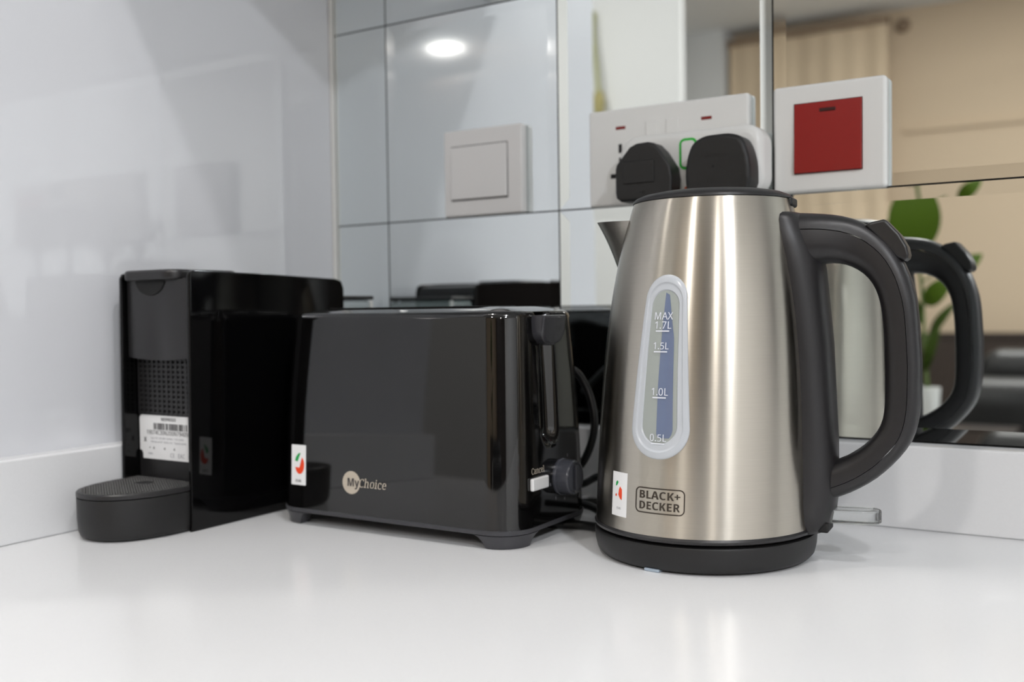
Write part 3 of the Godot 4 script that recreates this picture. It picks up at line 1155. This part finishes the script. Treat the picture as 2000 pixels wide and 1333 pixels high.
func handle(o: Node3D) -> void:
	var h := thing_part("handle", o)
	# saddle on the jug that carries the handle
	var prof := [[0.0186, 0.0740, 0.012], [0.0205, 0.0810, 0.0165], [0.0270, 0.0865, 0.0195], [0.0365, 0.0890, 0.0215], [0.0440, 0.0900, 0.0222], [0.0600, 0.0904, 0.0228], [0.0810, 0.0902, 0.0234], [0.1110, 0.0888, 0.0239], [0.1445, 0.0874, 0.0248], [0.1745, 0.0846, 0.0258], [0.1926, 0.0828, 0.0266], [0.2080, 0.0800, 0.0270], [0.2180, 0.0760, 0.0264], [0.2250, 0.0730, 0.0252], [0.2282, 0.0705, 0.0235], [0.2298, 0.0670, 0.0205]]
	var rows := []
	for q in prof:
		var y: float = q[0]
		var w: float = q[2]
		var r := kettle_r(maxf(y, 0.02))
		var xin := kettle_c(y) + sqrt(r * r - w * w) - 0.003
		var row := []
		for k in 25:
			var a := -PI / 2 + PI * k / 24.0
			var c := pow(maxf(0.0, cos(a)), 2 / 2.3)
			var s := signf(sin(a)) * pow(absf(sin(a)), 2 / 2.3)
			row.append(Vector3(xin + (q[1] - xin) * c, y, w * s))
		row.append(Vector3(xin - 0.012, y, w * 0.9))
		row.append(Vector3(xin - 0.012, y, -w * 0.9))
		rows.append(row)
	part("saddle", Shape.new().loft(rows), M.handle_black, h, 50.0)
	var out := [Vector2(0.0560, 0.2302), Vector2(0.0680, 0.2297), Vector2(0.0874, 0.2277), Vector2(0.1005, 0.2244), Vector2(0.1105, 0.2190), Vector2(0.1222, 0.2090), Vector2(0.1303, 0.1970), Vector2(0.1352, 0.1850), Vector2(0.1389, 0.1690), Vector2(0.1412, 0.1350), Vector2(0.1412, 0.1270), Vector2(0.1405, 0.1046), Vector2(0.1372, 0.0870), Vector2(0.1300, 0.0739), Vector2(0.1164, 0.0593), Vector2(0.1022, 0.0495), Vector2(0.0900, 0.0437), Vector2(0.0810, 0.0405)]
	var inn := [Vector2(0.0700, 0.1935), Vector2(0.0790, 0.1955), Vector2(0.0874, 0.1963), Vector2(0.0969, 0.1946), Vector2(0.1060, 0.1894), Vector2(0.1123, 0.1820), Vector2(0.1166, 0.1704), Vector2(0.1188, 0.1517), Vector2(0.1193, 0.1347), Vector2(0.1195, 0.1246), Vector2(0.1190, 0.1020), Vector2(0.1157, 0.0900), Vector2(0.1075, 0.0797), Vector2(0.0975, 0.0722), Vector2(0.0912, 0.0690), Vector2(0.0800, 0.0640)]
	var po := resample(smooth_line(out, 6), 44)
	var pi := resample(smooth_line(inn, 6), 44)
	# the grip and a separate band along its outer side, flush with it, a fine seam between them
	for band in ["grip", "outer_band"]:
		var ring := []
		for i in 44:
			var a: Vector2 = pi[i]
			var b: Vector2 = po[i]
			var m := (a + b) / 2
			var d := (b - a) / 2
			var wide := lerpf(0.0215, 0.0128, smoothstep(0.0, 1.0, clampf(i / 9.0, 0, 1)))
			var row := []
			for k in 25:
				# from the seam on one side round to the seam on the other
				var t := lerpf(-1.37, 1.37, k / 24.0) if band == "outer_band" else lerpf(1.40, TAU - 1.40, k / 24.0)
				var e := 2 / 2.9
				var c := signf(cos(t)) * pow(absf(cos(t)), e)
				var s := signf(sin(t)) * pow(absf(sin(t)), e)
				row.append(Vector3(m.x + d.x * c, m.y + d.y * c, wide * s))
			ring.append(row)
		part(band, Shape.new().loft(ring), M.handle_black, h, 45.0)
	# lid release button
	var bt := PackedVector2Array()
	for p in [Vector2(0.1085, 0.2192), Vector2(0.1120, 0.2212), Vector2(0.1196, 0.2226), Vector2(0.1212, 0.2218), Vector2(0.1290, 0.2130), Vector2(0.1334, 0.2050), Vector2(0.1344, 0.2000), Vector2(0.1338, 0.1976), Vector2(0.1318, 0.1962), Vector2(0.1270, 0.1985), Vector2(0.1180, 0.2090)]:
		bt.append(p)
	part("lid_button", Shape.new().slab(bt, -0.0095, 0.0095, 0.0016, 3), M.satin_black, h, 30.0)
	# slot for the switch and the clear paddle itself
	part("switch_slot", Shape.new().rbox(Vector3(0.0790, 0.0215, -0.0068), Vector3(0.0858, 0.0280, 0.0125), 0.0012), M.deep_black, h)
	var pad := PackedVector2Array()
	for k in 13:
		var a := -PI / 2 + PI * k / 12.0
		pad.append(Vector2(0.1085 + 0.0085 * cos(a), 0.0085 * sin(a)))
	for p in [Vector2(0.0850, 0.0085), Vector2(0.0815, 0.0060), Vector2(0.0815, -0.0060), Vector2(0.0850, -0.0085)]:
		pad.append(p)
	var paddle := Shape.new().slab(pad, -0.0022, 0.0068, 0.0014, 3)
	paddle.bend(func(p: Vector3) -> Vector3: return Vector3(p.x, 0.0292 + p.z + (p.x - 0.083) * 0.03, -p.y))
	var pd := part("switch_paddle", paddle, M.clear_plastic, h)
	pd.set_meta("label", "clear plastic switch paddle")
	var lip := Shape.new()
	var path := []
	for k in 17:
		var a := -PI / 2 + PI * k / 16.0
		path.append(Vector3(0.1070 + 0.0055 * cos(a), 0.0362, 0.0055 * sin(a)))
	path.append(Vector3(0.0900, 0.0358, 0.0055))
	path.insert(0, Vector3(0.0900, 0.0358, -0.0055))
	lip.tube(path, 0.0008, 8)
	part("paddle_lip", lip, M.clear_plastic, h)


# ------------------------------------------------------------------ switches and sockets
func wall_plates() -> void:
	# light switch
	var s := thing("light_switch", "plain off-white square light switch on the mirror tiles above the toaster", "light switch", Vector3(0.1950, 0.3005, 0.0))
	part("plate", Shape.new().rbox(Vector3(-0.0445, -0.0415, 0.0008), Vector3(0.0445, 0.0415, 0.0105), 0.0022, 4), M.switch_grey_white, s)
	part("rocker", Shape.new().rbox(Vector3(-0.0350, -0.0252, 0.0098), Vector3(0.0285, 0.0252, 0.0128), 0.0008, 2).bend(func(p: Vector3) -> Vector3: return p + Vector3(0, 0, -0.02 * p.y if p.z > 0.0105 else 0.0)), M.switch_grey_white, s)
	for g in [[-0.0354, -0.0264, 0.0289, -0.0253], [-0.0354, 0.0253, 0.0289, 0.0261], [0.0286, -0.0258, 0.0292, 0.0256]]:
		part("rocker_gap", Shape.new().box(Vector3(g[0], g[1], 0.0100), Vector3(g[2], g[3], 0.0107)), M.print_dark, s)
	# double socket
	var d := thing("double_socket", "white double wall socket behind the plug adapter", "socket", Vector3(0.3823, 0.3010, 0.0))
	part("plate", Shape.new().rbox(Vector3(-0.0733, -0.0422, 0.0008), Vector3(0.0733, 0.0422, 0.0095), 0.0025, 4), M.plate_white, d)
	for x in [-0.0420, 0.0370]:
		part("neon_window", Shape.new().rbox(Vector3(x - 0.0047, 0.0240, 0.0090), Vector3(x + 0.0047, 0.0268, 0.0099), 0.0006, 2), M.red_lens, d)
	for x in [-0.0122, 0.0067]:
		part("rocker", Shape.new().rbox(Vector3(x - 0.0057, 0.0135, 0.0088), Vector3(x + 0.0057, 0.0285, 0.0107), 0.0008, 2), M.plate_white, d)
	for q in [[-0.0425, 0.0075, 0.0017, 0.0040], [-0.0490, -0.0162, 0.0032, 0.0021], [-0.0455, -0.0162, 0.0014, 0.0034], [-0.0424, -0.0025, 0.0015, 0.0022]]:
		part("pin_hole", Shape.new().rbox(Vector3(q[0] - q[2], q[1] - q[3], 0.0088), Vector3(q[0] + q[2], q[1] + q[3], 0.0097), 0.0004, 2), M.deep_black, d)
	# cooker switch
	var c := thing("cooker_switch", "white square wall plate with a large red rocker switch", "switch", Vector3(0.5197, 0.3008, 0.0))
	part("plate", Shape.new().rbox(Vector3(-0.0436, -0.0425, 0.0008), Vector3(0.0436, 0.0425, 0.0115), 0.0032, 5), M.plate_white, c)
	var rk := part("rocker", Shape.new().rbox(Vector3(-0.0262, -0.0274, 0.0105), Vector3(0.0258, 0.0273, 0.0135), 0.0006, 2).bend(func(p: Vector3) -> Vector3: return p + Vector3(0, 0, -0.035 * p.y if p.z > 0.0115 else 0.0)), M.red_rocker, c)
	part("neon_window", Shape.new().rbox(Vector3(-0.0064, 0.0193, 0.0120), Vector3(0.0062, 0.0222, 0.0132), 0.0005, 2), M.dark_red, rk)
	for g in [[-0.0266, -0.0278, 0.0262, -0.0272], [-0.0266, 0.0271, 0.0262, 0.0277], [-0.0266, -0.0278, -0.0260, 0.0277], [0.0256, -0.0278, 0.0262, 0.0277]]:
		part("rocker_gap", Shape.new().box(Vector3(g[0], g[1], 0.0112), Vector3(g[2], g[3], 0.0117)), M.deep_black, c)


func plugs_and_cords() -> void:
	# white two-way adapter plugged into the double socket
	var a := thing("plug_adapter", "white two-way plug adapter with a green-edged switch, plugged into the double socket", "plug adapter", Vector3(0.4140, 0.2848, 0.0))
	var ob := rrect(0.1250, 0.0570, 0.016, 8)
	part("housing", Shape.new().slab(ob, 0.0096, 0.0385, 0.0075, 5), M.adapter_white, a)
	var sw := rrect(0.0112, 0.0210, 0.0028, 5, Vector2(0.0008, 0.0088))
	part("switch_rocker", Shape.new().slab(sw, 0.0380, 0.0400, 0.0006, 2), M.adapter_white, a)
	var ring := []
	for q in [[0.0, 0.0380], [0.0, 0.0390], [-0.0021, 0.0390], [-0.0021, 0.0380]]:
		var row := []
		for p in Shape.inset(sw, q[0]):
			row.append(Vector3(p.x, p.y, q[1]))
		ring.append(row)
	var gl := part("switch_edge", Shape.new().grid(ring, true, true), M.green_line, a)
	gl.set_meta("label", "bright green line round the adapter switch")
	var neon := PackedVector2Array()
	for k in 16:
		neon.append(Vector2(0.0010 + 0.0040 * cos(TAU * k / 16.0), -0.0195 + 0.0024 * sin(TAU * k / 16.0)))
	part("neon_window", Shape.new().slab(neon, 0.0380, 0.0392, 0.0004, 2), M.orange_lens, a)
	# angular black plug
	var p1 := thing("power_plug", "black angular plug with sloping shoulders in the adapter, its cord hanging behind the kettle", "plug", Vector3(0.3838, 0.2788, 0.0390))
	var o1 := PackedVector2Array()
	for p in [Vector2(-0.0250, -0.0150), Vector2(-0.0242, -0.0195), Vector2(-0.0205, -0.0225), Vector2(0.0205, -0.0225), Vector2(0.0242, -0.0195), Vector2(0.0252, -0.0060), Vector2(0.0235, 0.0040), Vector2(0.0150, 0.0170), Vector2(0.0090, 0.0232), Vector2(0.0040, 0.0245), Vector2(-0.0060, 0.0240), Vector2(-0.0120, 0.0215), Vector2(-0.0240, 0.0080), Vector2(-0.0250, 0.0040)]:
		o1.append(p)
	part("plug_body", Shape.new().slab(o1, 0.0, 0.0205, 0.0022, 3), M.matt_black, p1, 30.0)
	part("grip_panel", Shape.new().rbox(Vector3(-0.0175, -0.0085, 0.0196), Vector3(0.0100, 0.0100, 0.0216), 0.0008, 2), M.matt_black, p1)
	part("cord_sleeve", Shape.new().lathe([Vector2(0.0065, -0.0300), Vector2(0.0075, -0.0225), Vector2(0.0085, -0.0150)], 20, Vector3(-0.0005, 0, 0.0125)), M.matt_black, p1)
	part("cord", Shape.new().tube(smooth_line([Vector3(-0.0005, -0.028, 0.0125), Vector3(-0.002, -0.09, 0.012), Vector3(-0.012, -0.160, 0.016), Vector3(-0.020, -0.215, 0.020), Vector3(-0.018, -0.262, 0.022), Vector3(0.01, -0.2768, 0.022), Vector3(0.05, -0.2768, 0.021)], 6), 0.0033), M.rubber_black, p1)
	# rounded black plug
	var p2 := thing("power_plug", "black rounded-square plug with a tiny centre hole in the adapter above the kettle lid", "plug", Vector3(0.4480, 0.2762, 0.0390))
	var o2 := PackedVector2Array()
	for p in smooth_line([Vector2(0.0262, -0.0110), Vector2(0.0255, 0.0060), Vector2(0.0200, 0.0215), Vector2(0.0110, 0.0262), Vector2(0.0, 0.0268), Vector2(-0.0120, 0.0258), Vector2(-0.0215, 0.0195), Vector2(-0.0262, 0.0040), Vector2(-0.0262, -0.0120), Vector2(-0.0225, -0.0225), Vector2(-0.0100, -0.0250), Vector2(0.0100, -0.0250), Vector2(0.0225, -0.0225)], 4):
		o2.append(p)
	part("plug_body", Shape.new().slab(o2, 0.0, 0.0240, 0.0035, 4), M.matt_black, p2, 40.0)
	var dot := PackedVector2Array()
	for k in 12:
		dot.append(Vector2(cos(TAU * k / 12.0), sin(TAU * k / 12.0)) * 0.0011 + Vector2(-0.003, 0.002))
	part("centre_hole", Shape.new().slab(dot, 0.0236, 0.0242), M.deep_black, p2)
	part("fuse_mark", text_shape("BS 1363/A", 0.0026, sans).bend(func(p: Vector3) -> Vector3: return p + Vector3(-0.003, 0.0105, 0.0242)), M.satin_black, p2)
	part("fuse_mark", text_shape("13A", 0.0034, sans).bend(func(p: Vector3) -> Vector3: return p + Vector3(-0.006, -0.0095, 0.0242)), M.satin_black, p2)
	part("cord_sleeve", Shape.new().lathe([Vector2(0.0065, -0.0340), Vector2(0.0075, -0.0245), Vector2(0.0085, -0.0160)], 20, Vector3(0, 0, 0.0120)), M.matt_black, p2)
	part("cord", Shape.new().tube(smooth_line([Vector3(0, -0.032, 0.012), Vector3(0.001, -0.09, 0.004), Vector3(0.002, -0.16, -0.004), Vector3(0.004, -0.22, -0.005), Vector3(0.012, -0.262, 0.000), Vector3(0.030, -0.2768, 0.012), Vector3(0.034, -0.2768, 0.024)], 6), 0.0033), M.rubber_black, p2)
	# loose cord looped between the toaster and the kettle
	var c := thing("power_cable", "black power cord looped behind the toaster and lying on the counter", "cable", Vector3.ZERO)
	var loop := [Vector3(0.250, 0.085, 0.085), Vector3(0.290, 0.118, 0.082), Vector3(0.3260, 0.1190, 0.080), Vector3(0.3420, 0.1040, 0.082), Vector3(0.3500, 0.0815, 0.084), Vector3(0.3480, 0.0610, 0.085), Vector3(0.3360, 0.0400, 0.082), Vector3(0.3120, 0.0220, 0.075), Vector3(0.300, 0.0150, 0.062), Vector3(0.320, 0.0180, 0.050), Vector3(0.3420, 0.0280, 0.062), Vector3(0.3640, 0.0300, 0.072), Vector3(0.3860, 0.0180, 0.066), Vector3(0.4000, 0.0060, 0.052), Vector3(0.380, 0.0036, 0.042), Vector3(0.340, 0.0036, 0.046), Vector3(0.310, 0.0036, 0.070), Vector3(0.305, 0.0036, 0.092)]
	part("loop", Shape.new().tube(smooth_line(loop, 6), 0.0033), M.rubber_black, c)
	var c2 := thing("power_cable", "flat black cord leaving the kettle base towards the toaster", "cable", Vector3.ZERO)
	part("run", Shape.new().tube(smooth_line([Vector3(0.4020, 0.0050, 0.1450), Vector3(0.3850, 0.0042, 0.1410), Vector3(0.3680, 0.0038, 0.1380), Vector3(0.3520, 0.0038, 0.1420), Vector3(0.3350, 0.0038, 0.1480)], 6), 0.0034), M.rubber_black, c2)
	part("run", Shape.new().tube(smooth_line([Vector3(0.4050, 0.0040, 0.1230), Vector3(0.3800, 0.0038, 0.1080), Vector3(0.3500, 0.0100, 0.0960), Vector3(0.3250, 0.0100, 0.0940)], 6), 0.0034), M.rubber_black, c2)


# ------------------------------------------------------------------ the room seen in the mirrors
func leaf(parent: Node3D, base: Vector3, tip: Vector3, wide: float, m: Material, face := Vector3(0, 0, -1), droop := 0.02) -> void:
	var d := tip - base
	var side := d.cross(face).normalized()
	var nrm := side.cross(d).normalized()
	var top := []
	var low := []
	for i in 13:
		var f := i / 12.0
		var w := wide * pow(sin(PI * pow(f, 0.8)), 0.75) if f > 0.0 and f < 1.0 else 0.0008
		var c := base + d * f + nrm * droop * sin(PI * f)
		var a := []
		var b := []
		for j in 7:
			var g := j / 3.0 - 1.0
			a.append(c + side * w * g + nrm * (0.12 * w * absf(g)))
			b.append(c + side * w * g + nrm * (0.12 * w * absf(g) - 0.0009))
		b.reverse()
		top.append(a)
		low.append(b)
	var s := Shape.new()
	var rows := []
	for i in 13:
		rows.append(top[i] + low[i])
	part("leaf", s.loft(rows), m, parent, 70.0)


func room_things() -> void:
	# side table with the pot plant
	var t := thing("side_table", "dark brown side table carrying the potted plant", "table", Vector3(0.32, FLOOR_Y, 1.6))
	part("table_top", Shape.new().rbox(Vector3(-0.17, 0.755, -0.17), Vector3(0.17, 0.785, 0.17), 0.005), M.table_brown, t)
	for sx in [-1.0, 1.0]:
		for sz in [-1.0, 1.0]:
			part("leg", Shape.new().rbox(Vector3(sx * 0.14 - 0.015, 0.0, sz * 0.14 - 0.015), Vector3(sx * 0.14 + 0.015, 0.756, sz * 0.14 + 0.015), 0.004), M.table_brown, t)
	var p := thing("potted_plant", "broad-leaved green plant in a small white pot", "plant", Vector3(0.317, -0.115, 1.6))
	part("pot", Shape.new().lathe([Vector2(0.020, 0.0005), Vector2(0.022, 0.003), Vector2(0.026, 0.088), Vector2(0.027, 0.096), Vector2(0.024, 0.097), Vector2(0.023, 0.086)], 32), M.pot_white, p)
	part("soil", Shape.new().lathe([Vector2(0.0225, 0.080), Vector2(0.0230, 0.088), Vector2(0.008, 0.091)], 24), M.soil, p)
	part("stem", Shape.new().tube(smooth_line([Vector3(0.0, 0.085, 0.0), Vector3(-0.008, 0.20, 0.0), Vector3(-0.012, 0.30, 0.004), Vector3(-0.020, 0.38, 0.0), Vector3(-0.024, 0.420, 0.0)], 4), 0.0042, 8), M.stem_green, p)
	for b in [[Vector3(-0.012, 0.28, 0), Vector3(0.002, 0.295, 0)], [Vector3(-0.008, 0.20, 0), Vector3(0.01, 0.215, 0)], [Vector3(-0.015, 0.33, 0), Vector3(0.04, 0.36, 0)]]:
		part("stem", Shape.new().tube([b[0], (b[0] + b[1]) / 2 + Vector3(0, 0.004, 0), b[1]], 0.0028, 6), M.stem_green, p)
	leaf(p, Vector3(-0.024, 0.395, 0), Vector3(-0.026, 0.575, 0.01), 0.056, M.leaf_green)
	leaf(p, Vector3(-0.004, 0.280, 0), Vector3(0.055, 0.345, -0.01), 0.022, M.leaf_green, Vector3(0.2, 0.3, -1))
	leaf(p, Vector3(0.004, 0.210, 0), Vector3(0.062, 0.290, 0.0), 0.011, M.leaf_dark, Vector3(0.3, 0.6, -1))
	leaf(p, Vector3(0.06, 0.35, 0.02), Vector3(0.108, 0.392, 0.03), 0.016, M.leaf_green)
	leaf(p, Vector3(-0.006, 0.13, -0.01), Vector3(0.03, 0.245, -0.02), 0.012, M.leaf_dark)
	leaf(p, Vector3(-0.010, 0.24, 0.01), Vector3(-0.085, 0.330, 0.02), 0.026, M.leaf_dark)
	leaf(p, Vector3(-0.02, 0.39, 0.01), Vector3(-0.105, 0.475, 0.03), 0.026, M.leaf_dark, Vector3(-0.4, 0.5, -0.7))
	# armchair
	var a := thing("armchair", "black leather armchair standing in the room behind the plant", "armchair", Vector3(0.78, FLOOR_Y, 2.3))
	part("seat", Shape.new().rbox(Vector3(-0.32, 0.16, -0.30), Vector3(0.32, 0.44, 0.38), 0.05, 4), M.leather_black, a)
	part("backrest", Shape.new().rbox(Vector3(-0.46, 0.18, -0.46), Vector3(0.46, 0.885, -0.26), 0.07, 5), M.leather_black, a)
	part("headrest", Shape.new().rbox(Vector3(-0.42, 0.80, -0.30), Vector3(0.42, 0.95, -0.14), 0.06, 5), M.leather_black, a)
	for s in [-1.0, 1.0]:
		part("armrest", Shape.new().rbox(Vector3(s * 0.39 - 0.07, 0.15, -0.30), Vector3(s * 0.39 + 0.07, 0.62, 0.38), 0.05, 4), M.leather_black, a)
		for z in [-0.38, 0.30]:
			part("leg", Shape.new().lathe([Vector2(0.016, 0.0), Vector2(0.024, 0.19)], 16, Vector3(s * 0.38, 0, z)), M.table_brown, a)
	# dark panelling along the far wall
	var h := thing("headboard_panel", "dark brown wooden panelling along the foot of the beige far wall", "wall panel", Vector3(-0.22, FLOOR_Y, 4.0))
	for k in 2:
		part("panel", Shape.new().rbox(Vector3(k * 0.75, 0.0, -0.04), Vector3(k * 0.75 + 0.747, 0.915, 0.0485), 0.003), M.headboard_brown, h)
	part("ledge", Shape.new().rbox(Vector3(0.0, 0.9155, -0.05), Vector3(1.5, 0.94, 0.0485), 0.003), M.headboard_brown, h)
	var r := thing("wall_moulding", "thin beige picture rail across the far wall above the panelling", "moulding", Vector3(-0.2, 0.94, 4.0))
	part("rail", Shape.new().rbox(Vector3(0.0, 0.0, 0.03), Vector3(1.48, 0.02, 0.0495), 0.004), M.beige_wall, r)
	# curtain: one pleated cloth
	var c := thing("curtain", "plain beige pleated curtain hanging beside the white pier", "curtain", Vector3(-0.98, FLOOR_Y + 0.02, 3.94))
	var rows := []
	for i in 2:
		var row := []
		for k in 121:
			var x := 0.73 * k / 120.0
			row.append(Vector3(x, 2.30 * i, 0.0035 * sin(x * 62.0) + 0.005 * sin(x * 23.0)))
		for k in 121:
			var q: Vector3 = row[120 - k]
			row.append(q + Vector3(0, 0, 0.003))
		rows.append(row)
	part("cloth", Shape.new().loft(rows), M.curtain_beige, c, 60.0)
	part("rail", Shape.new().rbox(Vector3(-0.01, 2.30, -0.02), Vector3(0.74, 2.325, 0.02), 0.005), M.detector_brown, c)
	# dried stalk on the white partition
	var d := thing("dried_stalk", "dried yellow-green seed head on a curved stalk hanging on the white partition", "dried flower", Vector3(-0.79, 0.84, 2.17))
	part("stalk", Shape.new().tube(smooth_line([Vector3(-0.024, 0.30, 0.018), Vector3(-0.018, 0.22, 0.0), Vector3(-0.004, 0.12, -0.008), Vector3(0.002, 0.03, -0.006)], 5), 0.008, 8), M.dried_stem, d)
	part("seed_head", Shape.new().lathe([Vector2(0.004, -0.055), Vector2(0.016, -0.035), Vector2(0.022, 0.0), Vector2(0.016, 0.03), Vector2(0.006, 0.045)], 20), M.dried_head, d)
	part("hook", Shape.new().tube([Vector3(-0.024, 0.30, 0.0295), Vector3(-0.024, 0.305, 0.012)], 0.003, 8), M.chrome, d)
	# sensor high on the far wall
	var n := thing("wall_sensor", "small brown round sensor high on the beige far wall under the ceiling", "sensor", Vector3(-0.205, 1.425, 4.05))
	part("housing", Shape.new().lathe([Vector2(0.032, 0.0), Vector2(0.032, 0.010), Vector2(0.022, 0.024), Vector2(0.008, 0.026)], 32).bend(func(p: Vector3) -> Vector3: return Vector3(p.x, p.z, -p.y)), M.detector_brown, n)
	# unseen box by the far wall, added to darken the glossy black reflections
	var w := thing("added_wardrobe", "tall dark brown box added unseen to darken reflections in the black sides", "added_wardrobe", Vector3(1.30, FLOOR_Y, 3.94))
	part("body", Shape.new().rbox(Vector3(0.0, 0.0, -0.50), Vector3(2.05, 2.25, 0.0), 0.004), M.headboard_brown, w)
	for k in 4:
		var dr := part("door", Shape.new().rbox(Vector3(0.004 + k * 0.512, 0.06, -0.522), Vector3(0.508 + k * 0.512, 2.24, -0.501), 0.004), M.headboard_brown, w)
		var hx: float = k * 0.512 + (0.46 if k % 2 == 0 else 0.05)
		part("handle", Shape.new().tube([Vector3(hx, 0.95, -0.523), Vector3(hx, 0.95, -0.55), Vector3(hx, 1.25, -0.55), Vector3(hx, 1.25, -0.523)], 0.006, 8), M.chrome, dr)
